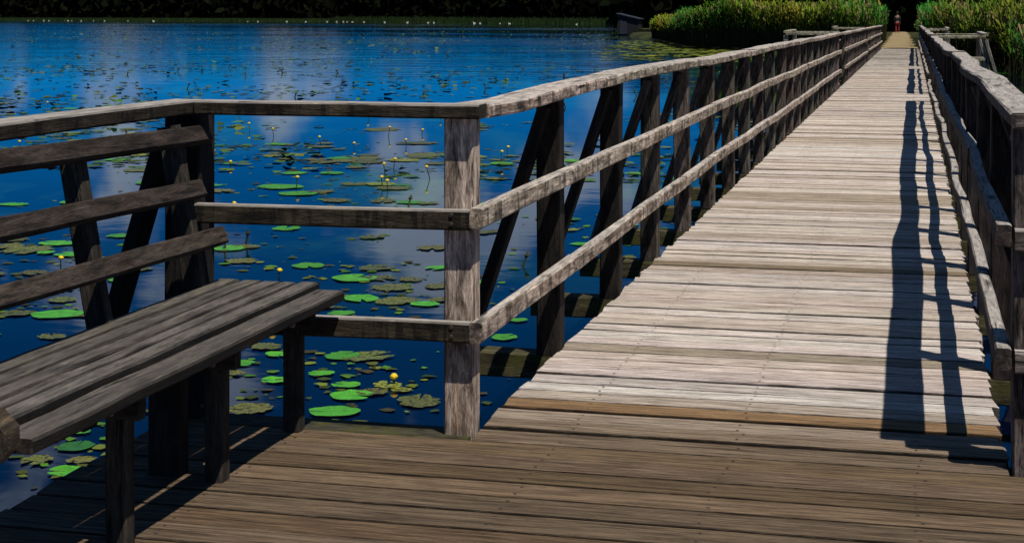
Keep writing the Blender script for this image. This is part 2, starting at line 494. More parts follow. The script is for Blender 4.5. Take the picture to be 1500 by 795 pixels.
def railing(side, gaps, label, seed):
    """side -1 = left edge, +1 = right edge; the posts stand just outside the deck"""
    rt = root('railing', ((-1.445 if side < 0 else 0.34), 5.13, 0), label=label, cat='railing', group='railings of the boardwalk')
    vp = -1.445 if side < 0 else 0.340                     # post centres
    vr = -1.372 if side < 0 else 0.264                     # lower rails, on the inner faces
    vt, wt = (-1.425, 0.150) if side < 0 else (0.343, 0.116)
    ingap = lambda u: any(a + 0.02 < u < b2 - 0.02 for a, b2 in gaps)
    ends = [5.035] + [q for g in gaps for q in g] + [76.3]
    for i, u in enumerate(post_us):
        if ingap(u): continue
        for g in gaps:
            if abs(u - g[0]) < 0.5: u = g[0] - 0.06
            if abs(u - g[1]) < 0.5: u = g[1] + 0.06
        dark = side < 0 and i in (1, 2)
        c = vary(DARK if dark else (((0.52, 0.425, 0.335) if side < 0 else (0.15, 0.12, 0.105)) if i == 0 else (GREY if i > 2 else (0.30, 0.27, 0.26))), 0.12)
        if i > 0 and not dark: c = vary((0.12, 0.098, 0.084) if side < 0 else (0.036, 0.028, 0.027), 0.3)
        zt = zd(u) + 1.032 + wob(u, seed, 0.022)
        dv = wob(u, seed + 3, 0.03)
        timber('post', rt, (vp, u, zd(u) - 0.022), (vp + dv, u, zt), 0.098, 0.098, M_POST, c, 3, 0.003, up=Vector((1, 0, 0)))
        if i > 0:
            s = side
            timber('brace', rt, (vp + s * 0.34, u - 0.074, zd(u) - 0.015), (vp + dv - s * 0.0, u - 0.074, zt - 0.035), 0.045, 0.095, M_POST,
                   vary(DARK if dark else (0.075, 0.062, 0.054), 0.2), 2, 0.002, up=Vector((0, 1, 0)))
    for a, b2 in zip(ends[0::2], ends[1::2]):
        for nm, z0, h, w, sd_, off in (('top_rail', 1.055, 0.046, wt, 0, vt), ('middle_rail', 0.712, 0.066, 0.045, 1, vr), ('lower_rail', 0.342, 0.066, 0.045, 2, vr)):
            u = a + (0.1035 if (nm == 'top_rail' and side < 0 and a < 6) else 0)
            k = 0
            while u < b2 - 0.05:
                L = R.uniform(2.5, 4.1) if not (k == 0 and a < 6) else (1.52 if nm == 'lower_rail' else 2.8 if nm == 'middle_rail' else 2.35)
                e = min(b2, u + L)
                if b2 - e < 1.2: e = b2
                us = lin(u + (0.004 if k else 0), e, 0.45)
                jv, jz = R.uniform(-0.006, 0.006), R.uniform(-0.004, 0.004)
                if k == 0 and a < 6: jv = jz = 0
                amp_z, amp_v = (0.014, 0.034) if side > 0 else (0.012, 0.018)
                cen = lambda q, jv=jv, jz=jz, z0=z0, sd_=sd_, off=off: (off + jv + wob(q, seed + 3 + sd_ * 2, amp_v), zd(q) + z0 + jz + wob(q, seed + sd_, amp_z)
                                                                     - (0.012 * math.exp(-((q - 5.75) / 0.35) ** 2) if (side < 0 and sd_ == 0) else 0))
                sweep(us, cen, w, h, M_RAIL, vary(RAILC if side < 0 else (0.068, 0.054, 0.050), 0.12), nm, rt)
                u = e
                k += 1
    return rt
left = railing(-1, [(32.3, 34.7), (51.0, 53.4)], 'long grey timber railing along the left, water side of the boardwalk', 11.0)
right = railing(1, [(27.2, 29.9), (45.2, 47.9)], 'long grey timber railing with wavy top rail along the right edge of the boardwalk', 47.0)

def cross(parent, v0, v1, u, z, color, low=True, wt=0.10, top_to=None):
    """the three boards of a bay rail running across at u"""
    timber('top_rail', parent, (v0, u + wt / 2 - 0.022, z + 1.055), (v1 if top_to is None else top_to, u + wt / 2 - 0.022, z + 1.056), wt, 0.047, M_RAIL, color, 4, 0.002)
    if low:
        timber('middle_rail', parent, (v0, u, z + 0.698), (v1, u, z + 0.706), 0.044, 0.066, M_RAIL, vary(color, 0.1), 4, 0.002)
        timber('lower_rail', parent, (v0, u, z + 0.332), (v1, u, z + 0.341), 0.044, 0.066, M_RAIL, vary(color, 0.1), 4, 0.002)

# the bay round the bench: rail across its far end, rail along its back
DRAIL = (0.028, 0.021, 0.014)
bay = root('railing', (-2.43, 5.13, 0), label='dark three-sided railing round the bench bay, joined to the tall corner post', cat='railing')
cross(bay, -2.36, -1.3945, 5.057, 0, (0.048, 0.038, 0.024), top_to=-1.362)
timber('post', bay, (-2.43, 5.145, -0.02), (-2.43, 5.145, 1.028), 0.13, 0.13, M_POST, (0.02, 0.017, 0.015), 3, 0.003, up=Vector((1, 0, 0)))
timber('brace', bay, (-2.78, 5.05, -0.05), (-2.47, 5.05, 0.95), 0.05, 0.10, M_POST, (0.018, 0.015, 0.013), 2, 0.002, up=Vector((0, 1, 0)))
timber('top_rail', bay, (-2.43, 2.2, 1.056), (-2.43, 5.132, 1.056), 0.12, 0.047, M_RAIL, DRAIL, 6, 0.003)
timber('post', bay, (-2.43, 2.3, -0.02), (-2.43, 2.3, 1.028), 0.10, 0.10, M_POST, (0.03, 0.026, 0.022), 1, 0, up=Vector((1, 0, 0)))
rb = root('railing', (0.9, 5.13, 0), label='short railing leading off to the right from the near right corner post', cat='railing')
cross(rb, 0.297, 1.45, 5.057, 0, (0.15, 0.125, 0.12))
timber('post', rb, (1.42, 5.13, -0.02), (1.42, 5.13, 1.028), 0.10, 0.10, M_POST, GREY, 1, 0, up=Vector((1, 0, 0)))

bolt_v = [(0, 0.008 * math.cos(q * 1.047), 0.008 * math.sin(q * 1.047)) for q in range(6)] + [(0.004, 0.006 * math.cos(q * 1.047), 0.006 * math.sin(q * 1.047)) for q in range(6)]
BOLT = mesh_from('bolt', bolt_v, [(q, (q + 1) % 6, 6 + (q + 1) % 6, 6 + q) for q in range(6)] + [tuple(range(6, 12))], M_NAIL)
for z in (0.705, 0.340):                                   # bolts where the bay rails meet the corner post
    for v, dz in ((-1.455, 0.016), (-1.455, -0.014)):
        place('bolt', BOLT, bay, Matrix.Translation((v, 5.0342, z + dz)) @ Euler((0, 0, -math.pi / 2)).to_matrix().to_4x4())
for u in post_us[1:9]:
    for z, sd_ in ((0.712, 1), (0.342, 2)):
        for du, dz in ((-0.02, 0.014), (0.022, -0.012)):
            q = u + du
            place('bolt', BOLT, left, Matrix.Translation((-1.372 + 0.0240 + wob(q, 14.0 + sd_ * 2, 0.018), q, zd(q) + z + dz + wob(q, 11.0 + sd_, 0.012))))

def far_bay(side, ua, ub, vout, label, brace=False):
    z = zd(ua)
    vin = -1.50 if side < 0 else 0.40
    b_ = root('railing', (vin, ua, z), label=label, cat='railing', group='railings of the far viewing bays')
    col = (0.34, 0.33, 0.22)
    for q, s in ((ua, -0.05), (ub, 0.05)):
        cross(b_, *(sorted((vin, vout))), q + s, z, col, low=(q == ua))
        timber('post', b_, (vout, q, z - 0.05), (vout, q, z + 1.03), 0.09, 0.09, M_POST, vary((0.24, 0.23, 0.19)), 1, 0, up=Vector((1, 0, 0)))
        if brace:
            timber('brace', b_, (vout + side * 0.30, q - 0.07, z - 0.05), (vout, q - 0.07, z + 1.0), 0.05, 0.09, M_POST, (0.24, 0.23, 0.21), 1, 0, up=Vector((0, 1, 0)))
    timber('top_rail', b_, (vout, ua, z + 1.10), (vout, ub, z + 1.10), 0.09, 0.045, M_RAIL, col)
    # its small platform
    d = root('platform', (vin, ua, z), kind='structure')
    n = round((ub - ua) / 0.145)
    for k in range(n):
        u = ua + (k + 0.5) * (ub - ua) / n
        timber('plank', d, (vin + side * 0.0 if side > 0 else vout, u, z - 0.03), (vout if side > 0 else vin, u, z - 0.03), 0.132, 0.04, M_DECK, vary((0.4, 0.37, 0.32)))
    for q in (ua + 0.1, ub - 0.1):
        timber('pile', d, (vout - side * 0.15, q, -2.3), (vout - side * 0.15, q, z - 0.052), 0.12, 0.12, M_BEAM, (0.05, 0.04, 0.03))
far_bay(1, 27.2, 29.9, 1.15, 'grey rail of the nearer viewing bay beyond the right railing, with a slanting outer brace', True)
far_bay(1, 45.2, 47.9, 0.93, 'small far viewing bay rail close to the reeds on the right side')
far_bay(-1, 32.3, 34.7, -2.44, 'mossy rail of the nearer viewing bay behind the left railing, before the reeds')
far_bay(-1, 51.0, 53.4, -2.40, 'farthest small viewing bay rail behind the left railing, below the reeds')

# ------------------------------------------------------------------ bench
bn = root('bench', (-2.15, 4.2, 0), label='dark weathered slatted bench with leaning backrest in the left bay', cat='bench')
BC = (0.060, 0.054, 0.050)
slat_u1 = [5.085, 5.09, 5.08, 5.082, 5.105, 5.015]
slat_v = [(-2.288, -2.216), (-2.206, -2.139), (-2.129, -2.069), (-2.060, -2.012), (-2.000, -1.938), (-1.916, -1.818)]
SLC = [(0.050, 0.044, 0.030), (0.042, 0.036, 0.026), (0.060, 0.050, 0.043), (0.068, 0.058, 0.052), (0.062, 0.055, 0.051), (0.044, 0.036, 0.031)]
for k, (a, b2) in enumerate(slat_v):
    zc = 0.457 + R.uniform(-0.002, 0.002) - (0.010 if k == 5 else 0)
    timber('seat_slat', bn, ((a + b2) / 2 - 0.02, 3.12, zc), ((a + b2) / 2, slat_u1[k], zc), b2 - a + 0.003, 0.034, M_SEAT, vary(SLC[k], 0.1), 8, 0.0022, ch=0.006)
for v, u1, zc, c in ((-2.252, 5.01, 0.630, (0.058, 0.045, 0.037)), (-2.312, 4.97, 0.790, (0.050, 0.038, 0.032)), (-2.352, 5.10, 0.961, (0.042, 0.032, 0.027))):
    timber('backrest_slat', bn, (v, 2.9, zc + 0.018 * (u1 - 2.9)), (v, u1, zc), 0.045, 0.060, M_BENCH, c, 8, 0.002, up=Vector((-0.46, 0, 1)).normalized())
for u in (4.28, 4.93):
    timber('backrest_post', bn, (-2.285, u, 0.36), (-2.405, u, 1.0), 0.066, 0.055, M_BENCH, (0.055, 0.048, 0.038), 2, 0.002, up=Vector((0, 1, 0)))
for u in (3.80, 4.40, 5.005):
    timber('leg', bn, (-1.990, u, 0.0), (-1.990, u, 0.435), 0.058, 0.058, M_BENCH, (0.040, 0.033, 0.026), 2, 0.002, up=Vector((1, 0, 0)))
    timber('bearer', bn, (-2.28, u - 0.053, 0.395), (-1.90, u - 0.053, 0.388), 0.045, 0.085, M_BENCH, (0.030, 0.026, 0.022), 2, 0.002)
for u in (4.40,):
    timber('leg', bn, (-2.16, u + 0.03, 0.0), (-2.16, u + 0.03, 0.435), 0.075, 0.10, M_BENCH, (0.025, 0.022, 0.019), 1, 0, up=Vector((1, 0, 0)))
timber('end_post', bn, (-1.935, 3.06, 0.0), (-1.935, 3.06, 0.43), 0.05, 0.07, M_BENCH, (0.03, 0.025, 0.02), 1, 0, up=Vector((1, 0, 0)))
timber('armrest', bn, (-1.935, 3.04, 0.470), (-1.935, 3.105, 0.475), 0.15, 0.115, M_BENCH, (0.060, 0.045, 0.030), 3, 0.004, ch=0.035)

# ------------------------------------------------------------------ water lilies
def pad_mesh(seed, ragged, mat):
    rr = random.Random(seed)
    n = 22
    v = [(0.06, 0, 0.006)]
    for i in range(n + 1):
        nw = (9, 6, 16, 11, 4, 13, 7, 10, 5)[seed % 9]
        a = math.radians(nw) + (2 * math.pi - math.radians(2 * nw)) * i / n
        r = 1 + 0.06 * math.sin(2 * a + seed) + 0.04 * math.sin(5 * a + 2 * seed) + rr.uniform(-1, 1) * (0.16 if ragged else 0.03)
        if not ragged and rr.random() < 0.05: r *= 0.85
        if i in (0, n): r *= 0.96
        v.append((r * math.cos(a), r * 0.90 * math.sin(a), 0.010 + 0.02 * abs(mnoise.noise((math.cos(a) * 1.5, math.sin(a) * 1.5, seed)))))
    f = [(0, i, i + 1) for i in range(1, n + 1)]
    return mesh_from('lily_pad', v, f, mat)
PADS = {'g': [pad_mesh(k, False, M_PAD) for k in range(9)], 'o': [pad_mesh(20 + k, True, M_PADO) for k in range(9)]}
PADS['d'] = PADS['g']; PADS['y'] = PADS['o']
PC = {'g': (0.060, 0.27, 0.010), 'o': (0.115, 0.125, 0.016), 'd': (0.03, 0.15, 0.016), 'y': (0.18, 0.21, 0.015)}
near = [(-4.01, 6.87, 0.089, 'o'), (-3.9, 7.05, 0.049, 'g'), (-3.79, 6.81, 0.088, 'd'), (-3.85, 6.56, 0.077, 'o'), (-3.65, 6.61, 0.065, 'o'), (-3.62, 6.43, 0.09, 'g'), (-3.8, 7.48, 0.045, 'o'), (-3.88, 7.84, 0.047, 'g'), (-3.29, 7.67, 0.119, 'o'), (-3.41, 8.3, 0.079, 'g'), (-3.77, 8.65, 0.089, 'g'), (-3.81, 9.13, 0.108, 'o'), (-3.66, 8.93, 0.073, 'g'), (-3.69, 8.4, 0.065, 'o'), (-3.22, 8.52, 0.073, 'g'), (-3.27, 8.99, 0.113, 'g'), (-3.11, 9.01, 0.145, 'o'), (-2.99, 8.29, 0.078, 'g'), (-2.88, 8.07, 0.119, 'g'), (-2.85, 7.72, 0.128, 'g'), (-2.77, 8.34, 0.082, 'y'), (-2.8, 8.16, 0.084, 'o'), (-2.5, 8.04, 0.125, 'o'), (-2.47, 9.74, 0.089, 'g'), (-2.66, 8.25, 0.055, 'y'), (-4.69, 12.11, 0.136, 'g'), (-4.13, 11.64, 0.182, 'g'), (-4.12, 12.14, 0.149, 'o'), (-3.72, 11.3, 0.151, 'o'), (-3.79, 10.82, 0.14, 'g'), (-3.51, 10.8, 0.154, 'o'), (-3.94, 11.68, 0.12, 'o'), (-3.7, 11.68, 0.104, 'o'), (-3.29, 10.72, 0.104, 'g'), (-3.66, 12.26, 0.097, 'g'), (-3.21, 10.91, 0.096, 'o'), (-5.3, 12.21, 0.128, 'o'), (-5.72, 12.85, 0.17, 'g'), (-5.58, 12.97, 0.118, 'o'), (-7.13, 17.52, 0.278, 'g'), (-6.67, 16.91, 0.229, 'g'), (-7.1, 19.16, 0.172, 'g'), (-6.03, 16.39, 0.184, 'o'), (-6.39, 18.01, 0.185, 'o'), (-5.51, 16.46, 0.154, 'o'), (-5.2, 16.41, 0.16, 'g'), (-5.0, 16.39, 0.131, 'o'), (-7.14, 20.67, 0.24, 'o'), (-7.57, 19.04, 0.172, 'g'), (-6.49, 17.16, 0.17, 'o'), (-9.2, 15.23, 0.151, 'g'), (-7.28, 12.76, 0.168, 'g'), (-7.32, 12.33, 0.209, 'o'), (-6.84, 12.21, 0.143, 'g'), (-6.64, 11.28, 0.117, 'o'), (-5.82, 10.26, 0.106, 'o'), (-5.86, 9.72, 0.115, 'o'), (-5.57, 9.76, 0.174, 'g'), (-5.36, 9.79, 0.091, 'o'), (-5.22, 9.08, 0.09, 'o'), (-6.95, 13.33, 0.142, 'g'), (-7.97, 15.53, 0.144, 'o'), (-8.83, 17.56, 0.162, 'g'), (-8.71, 15.54, 0.146, 'g'), (-10.62, 20.22, 0.207, 'g'), (-9.65, 18.89, 0.201, 'o'), (-7.8, 12.85, 0.152, 'o'), (-7.22, 13.08, 0.104, 'o'), (-6.04, 10.63, 0.09, 'o'), (-5.7, 14.16, 0.147, 'g'), (-3.16, 11.65, 0.102, 'g'), (-4.34, 16.43, 0.158, 'g'), (-2.82, 13.82, 0.09, 'g'), (-5.34, 20.92, 0.201, 'g'), (-4.49, 21.54, 0.158, 'g'), (-5.1, 21.28, 0.185, 'o'), (-3.73, 10.25, 0.092, 'g'), (-3.95, 10.45, 0.103, 'o'), (-3.42, 11.44, 0.101, 'o'), (-8.0, 17.45, 0.16, 'g'), (-7.63, 16.95, 0.17, 'o'), (-4.73, 13.79, 0.123, 'o'), (-6.01, 21.8, 0.239, 'y'), (-6.73, 21.85, 0.29, 'o'), (-6.78, 21.07, 0.234, 'y'), (-7.38, 21.24, 0.228, 'o'), (-4.94, 19.01, 0.166, 'o'), (-3.38, 20.0, 0.128, 'g'), (-2.13, 15.82, 0.087, 'g'), (-1.86, 11.82, 0.061, 'g'), (-2.07, 10.86, 0.08, 'g'), (-2.52, 10.3, 0.067, 'g'), (3.81, 67.69, 0.4, 'y'), (2.8, 55.57, 0.3, 'g'), (-7.46, 23.87, 0.317, 'o'), (-8.9, 26.5, 0.354, 'o'), (-8.19, 13.79, 0.143, 'o'), (-6.41, 12.05, 0.129, 'o'), (-5.92, 11.63, 0.108, 'o'), (-5.82, 11.15, 0.114, 'g')]
KIND = {'g': 'bright green lily pad', 'o': 'ragged olive lily pad', 'd': 'dark green lily pad', 'y': 'yellowing lily pad'}
def where(v, u):
    if u > 40: return 'by the right reeds'
    if u < 7.3 and v < -3.5: return 'under the bench near end'
    if u < 9.8 and -4.2 < v <= -3.4: return 'between the bench legs'
    if u < 9.8 and -3.4 < v < -2.4: return 'beside the near corner post'
    if v > -2.6: return 'beside the left railing'
    if v < -5.1 and u < 13.5: return 'behind the bench backrest'
    if u < 13: return 'beyond the lower bay rail'
    if u < 18: return 'beyond the middle bay rail'
    if u < 23: return 'between the upper bay rails'
    return 'far out on the lake'
UNITS = 'first second third fourth fifth sixth seventh eighth ninth tenth eleventh twelfth thirteenth fourteenth fifteenth sixteenth seventeenth eighteenth nineteenth twentieth'.split()
UNITS += ['twenty-' + q for q in UNITS[:9]] + ['thirtieth']
ORD = ['leftmost'] + [q + ' from the left' for q in UNITS[1:]]
def single_out(objs, group, what, limit=30):
    objs = sorted(objs, key=lambda o: o.location.x / max(o.location.y, 1))
    if 1 < len(objs) <= limit:
        for i, o in enumerate(objs):
            n = ORD[i] if i < len(objs) - 1 or i == 0 else 'rightmost'
            o['label'] = f'{what}, {n}'
    for o in objs: o['group'] = group
PADG = {}
npad = 0
def pad(v, u, r, k, extra=0.0):
    global npad
    me = R.choice(PADS[k])
    M = Matrix.Translation((v, u, WATER + 0.004 + extra)) @ Euler((R.uniform(-.01, .01), R.uniform(-.01, .01), R.uniform(0, 6.28))).to_matrix().to_4x4() @ Matrix.Diagonal((r, r, 0.35, 1))
    o = place('lily_pad', me, None, M, vary(PC[k], 0.25))
    w = where(v, u)
    k_ = ('small ' if r < (0.10 if u < 13 else 0.16) else 'large ') + KIND[k]
    tag(o, k_ + ' ' + w, 'lily pad')
    PADG.setdefault(k_ + ' ' + w, []).append(o)
    npad += 1
for q in near: pad(*q)
placed = [(q[0], q[1]) for q in near]
tries = 0
while npad < 250 and tries < 20000:
    tries += 1
    u = 9.0 + 24.0 * R.random() ** 0.8
    v = -1.7 - R.random() * (0.55 * u)
    if mnoise.noise((v * 0.35, u * 0.22, 4.2)) + 0.35 * mnoise.noise((v * 1.1, u * 0.8, 8.0)) < 0.22: continue
    r = R.uniform(0.07, 0.15) if u < 16 else R.uniform(0.10, 0.20)
    if any((v - a) ** 2 + (u - b2) ** 2 < (r + 0.05) ** 2 for a, b2 in placed): continue
    placed.append((v, u))
    pad(v, u, r, R.choice('gooyoodo'), 0.002)
for q, os_ in PADG.items(): single_out(os_, q.replace(' lily pad ', ' lily pads '), q)
# uncountable small leaves farther out, one mesh
fv, ff, fc = [], [], []
cnt = 0
while cnt < 3300:
    u = 19 + 145 * R.random() ** 1.5
    v = -2.5 - R.random() * (0.62 * u)
    if u > u_shore(v) - 3: continue
    d = mnoise.noise((v * 0.10, u * 0.05, 7.0)) + 0.5 * mnoise.noise((v * 0.5, u * 0.22, 3.0))
    if d < R.uniform(-0.25, 0.55): continue
    cnt += 1
    r = R.uniform(0.04, 0.11) * (1 + u / 130)
    a0 = R.uniform(0, 6.28)
    base = len(fv)
    lift = 0.02 if R.random() < 0.8 else R.uniform(0.03, 0.10)
    for i in range(6):
        a = a0 + i * 1.047
        fv.append((v + r * math.cos(a) * R.uniform(.7, 1.2), u + r * math.sin(a) * R.uniform(.7, 1.2), WATER + 0.006 + R.random() * lift))
    ff.append(tuple(base + i for i in range(6)))
    fc.append(vary(R.choice([(0.012, 0.020, 0.010), (0.03, 0.07, 0.015), (0.014, 0.026, 0.012), (0.05, 0.12, 0.015), (0.09, 0.12, 0.015)]), 0.3))
# mottled scraps of leaf that gather round the pads
for (pv_, pu_) in list(placed):
    if pu_ > 40: continue
    for _ in range(R.choice((0, 0, 3, 6, 12, 20))):
        v, u = pv_ + R.gauss(0, 0.26) * (1 + pu_ / 40), pu_ + R.gauss(0, 0.34) * (1 + pu_ / 40)
        if v > -2.5 and u < 5.6: continue
        r = R.uniform(0.008, 0.036) * (1 + pu_ / 30); base = len(fv)
        for i in range(6):
            a = i * 1.047
            fv.append((v + r * math.cos(a) * R.uniform(.5, 1.4), u + r * math.sin(a) * R.uniform(.5, 1.4), WATER + 0.003 + R.random() * 0.006))
        ff.append(tuple(base + i for i in range(6)))
        fc.append(vary(R.choice([(0.06, 0.075, 0.012), (0.03, 0.05, 0.012), (0.10, 0.14, 0.015), (0.04, 0.035, 0.015), (0.05, 0.14, 0.012)]), 0.3))
# a mat of floating leaf in the shallows before the left reeds
for _ in range(2600):
    u = R.uniform(66, 112); v = -1.9 - R.random() * (0.115 * u + 5.0)
    sh = u_shore(v)
    if not (sh - 26 < u < sh + 0.5): continue
    if R.random() > 1 - (sh - u) / 30 + 0.2 * mnoise.noise((v * .4, u * .2, 1)): continue
    base = len(fv); r = R.uniform(0.10, 0.34)
    for i in range(6):
        a = i * 1.047
        fv.append((v + r * math.cos(a) * R.uniform(.7, 1.2), u + 1.5 * r * math.sin(a) * R.uniform(.7, 1.2), WATER + 0.006 + R.random() * 0.02))
    ff.append(tuple(base + i for i in range(6)))
    fc.append(vary(R.choice([(0.14, 0.16, 0.012), (0.10, 0.13, 0.01), (0.07, 0.09, 0.01)]), 0.3))
tag(place('floating_leaves', mesh_from('floating_leaves', fv, ff, M_SPECK, fc)), 'small scattered leaves and stalks floating far out on the lake', 'floating leaves', kind='stuff')

# yellow pond lilies on their stalks
def ball(r, n=8, m=5, sq=1.0, cut=None):
    v, f = [], []
    for j in range(m + 1):
        th = math.pi * j / m
        for i in range(n):
            a = 2 * math.pi * i / n
            k = r * (1 + (0.14 * math.cos(5 * a) if cut else 0))
            v.append((k * math.sin(th) * math.cos(a), k * math.sin(th) * math.sin(a), r * sq * math.cos(th)))
    for j in range(m):
        for i in range(n):
            f.append((j*n+i, (j+1)*n+i, (j+1)*n+(i+1) % n, j*n+(i+1) % n))
    return v, f
bv, bf = ball(0.021, 10, 6, 0.8, True)
FLOWER = mesh_from('petals', bv, bf, M_YELLOW, smooth=True)
STEM = stick(1.0, 0.011, 0.011, R, 2, 0.004, 0.004, 0, M_STEM)
LILG = {}
flw = [(-11.06, 25.8, 0.188), (-10.19, 24.75, 0.179), (-9.59, 21.13, 0.097), (-8.72, 19.69, 0.09), (-6.9, 17.43, 0.205), (-17.58, 30.41, 0.229), (-12.75, 21.28, 0.201), (-8.32, 25.07, 0.245), (-6.43, 19.24, 0.206), (-6.55, 19.94, 0.195), (-5.71, 18.82, 0.25), (-5.98, 17.8, 0.19), (-5.83, 17.55, 0.156), (-5.41, 21.1, 0.24), (-5.58, 22.13, 0.193), (-4.43, 22.53, 0.214), (-7.92, 25.62, 0.113), (-8.1, 22.8, 0.102), (-4.0, 9.69, 0.03), (-4.73, 11.59, 0.03), (-2.74, 8.38, 0.03), (-6.63, 11.66, 0.044), (-6.77, 15.35, 0.056), (-9.64, 20.9, 0.077), (-8.74, 29.49, 0.182), (-10.06, 29.16, 0.182), (-4.16, 20.16, 0.139), (-10.16, 18.4, 0.155), (-8.76, 23.15, 0.208), (-7.46, 23.34, 0.145)]
for v, u, h in flw:
    h = h * 0.55 if h > 0.08 else h
    if h < 0.05:
        lab = 'yellow lily bud low on the water ' + ('behind the bench backrest' if v < -6 else 'just past the bench seat' if v < -3 else 'left of the corner post')
    elif u > 24: lab = 'yellow pond lily on stalk far out beyond the top rail'
    elif v < -8: lab = 'yellow pond lily on stalk behind the bench bay'
    else: lab = 'yellow pond lily on stalk left of the corner post'
    if v > -5.5 and u > 19: lab = 'yellow pond lily on stalk right of the corner post'
    o = root('pond_lily', (v, u, WATER), label=lab, cat='flower', group='yellow pond lilies')
    LILG.setdefault(lab, []).append(o)
    tilt = Euler((R.uniform(-.2, .2), R.uniform(-.2, .2), 0)).to_matrix().to_4x4()
    M = Matrix.Translation((v, u, WATER - 0.02)) @ tilt
    st = place('stem', STEM, o, M @ Euler((0, -math.pi / 2, 0)).to_matrix().to_4x4() @ Matrix.Diagonal((h + 0.02, 1, 1, 1)))
    place('flower', FLOWER, o, M @ Matrix.Translation((0, 0, h + 0.04)))
for q, os_ in LILG.items(): single_out(os_, 'yellow pond lilies', q)
# dark bare stalks, uncountable
kv, kf = [], []
for _ in range(45):
    u = 12 + 60 * R.random() ** 1.4; v = -2.2 - R.random() * (0.6 * u)
    if u > u_shore(v) - 3: continue
    h = R.uniform(0.05, 0.15); w = 0.007 + 0.0003 * u; base = len(kv)
    lx, ly = R.uniform(-.06, .06), R.uniform(-.06, .06)
    for z, k in ((-0.02, 1), (h * 0.8, 0.8), (h, 2.2), (h + 0.03, 0.6)):
        t_ = z / h
        for i in range(4):
            a = i * 1.5708
            kv.append((v + lx * t_ + w * k * math.cos(a), u + ly * t_ + w * k * math.sin(a), WATER + z))
    for j in range(3):
        for i in range(4):
            kf.append((base+j*4+i, base+j*4+(i+1) % 4, base+(j+1)*4+(i+1) % 4, base+(j+1)*4+i))
    kf.append(tuple(base + 12 + i for i in range(4)))
tag(place('lily_stalks', mesh_from('lily_stalks', kv, kf, M_STEM)), 'dark bare lily stalks poking out of the open water', 'stalks', kind='stuff')

# ------------------------------------------------------------------ reeds
def reed_bed(name, spots, label):
    v, f, c = [], [], []
    for (x, y, z, h, hue) in spots:
        lean = R.uniform(0, 6.28); la = R.uniform(0.05, 0.30)
        # stalk with a few arching leaves and, on some, a plume
        dead = R.random() < 0.13
        base = len(v); w = 0.016
        tx, ty = x + math.cos(lean) * la * h * 0.4, y + math.sin(lean) * la * h * 0.4
        v += [(x - w, y, z), (x + w, y, z), (tx + w * .6, ty, z + h * 0.9), (tx - w * .6, ty, z + h * 0.9)]
        f.append((base, base + 1, base + 2, base + 3)); c.append(vary((0.018, 0.020, 0.007), 0.4))
        for k in range(R.choice((4, 5, 6))):
            t0 = R.uniform(0.46, 0.97)
            px, py, pz = x + (tx - x) * t0, y + (ty - y) * t0, z + h * t0
            a = R.uniform(0, 6.28); L = R.uniform(0.35, 0.75); ww = R.uniform(0.018, 0.034)
            ex, ey = math.cos(a), math.sin(a)
            base = len(v)
            for s, up, q in ((0, 0, 0.7), (0.45, 0.42, 1.0), (1.0, R.uniform(0.25, 0.55), 0.1)):
                cx_, cy_, cz_ = px + ex * L * s * 0.5, py + ey * L * s * 0.5, pz + L * up
                v += [(cx_ - ey * ww * q - 0.3 * ww * q, cy_ + ex * ww * q, cz_), (cx_ + ey * ww * q + 0.3 * ww * q, cy_ - ex * ww * q, cz_)]
            col = vary(hue if not dead else (0.20, 0.145, 0.06), 0.35)
            for s in range(2):
                f.append((base + s*2, base + s*2 + 1, base + s*2 + 3, base + s*2 + 2)); c.append(col)
        if R.random() < 0.22:
            base = len(v); L = R.uniform(0.18, 0.3)
            v += [(tx - .03, ty, z + h * .88), (tx + .03, ty, z + h * .88), (tx + .05, ty + .02, z + h * .9 + L * .6), (tx + .07, ty + .03, z + h * .9 + L)]
            f.append((base, base + 1, base + 2, base + 3)); c.append(vary((0.16, 0.12, 0.05), 0.2))
    tag(place(name, mesh_from(name, v, f, M_REED, c)), label, 'reeds', kind='stuff')
def hue_at(x, y):
    k = mnoise.noise((x * 0.22, y * 0.10, 2.0)) + 0.4 * mnoise.noise((x * 0.9, y * 0.4, 5.0))
    G1, G2, G3 = (0.022, 0.13, 0.010), (0.12, 0.185, 0.008), (0.22, 0.20, 0.012)
    k = max(0.0, min(1.0, 0.56 + k * 1.1))
    A, B, q = (G1, G2, k * 2) if k < 0.5 else (G2, G3, k * 2 - 1)
    return tuple(a + (b2 - a) * q for a, b2 in zip(A, B))
sp = []
while len(sp) < 8200:
    v = R.uniform(-18.2, -1.75); sh = u_shore(v)
    u = sh - 1.2 + 16 * R.random() ** 1.8
    if v > -3.2 and u < 79 + 0.0 * v and v > -1.9: continue
    if v > -1.55 - 0.006 * (u - 77): continue
    h = 2.12 + 0.55 * mnoise.noise((v * 0.45, u * 0.25, 3)) + 0.3 * mnoise.noise((v * 1.6, u * 0.9, 5)) + R.uniform(-0.55, 0.28)
    if v < -11: h *= max(0.5, 0.88 + (v + 11) * 0.045)
    sp.append((v, u, max(-0.75, -0.5), h, hue_at(v, u)))
for _ in range(900):                                       # dense greener clump leaning over the path
    v = R.uniform(-3.4, -1.55); u = R.uniform(79, 100)
    sp.append((v, u, -0.32, R.uniform(1.5, 2.1), (0.03, 0.17, 0.012)))
reed_bed('reed_bed', sp, 'tall yellow-green reed bed at the water edge left of the path')
sp = []
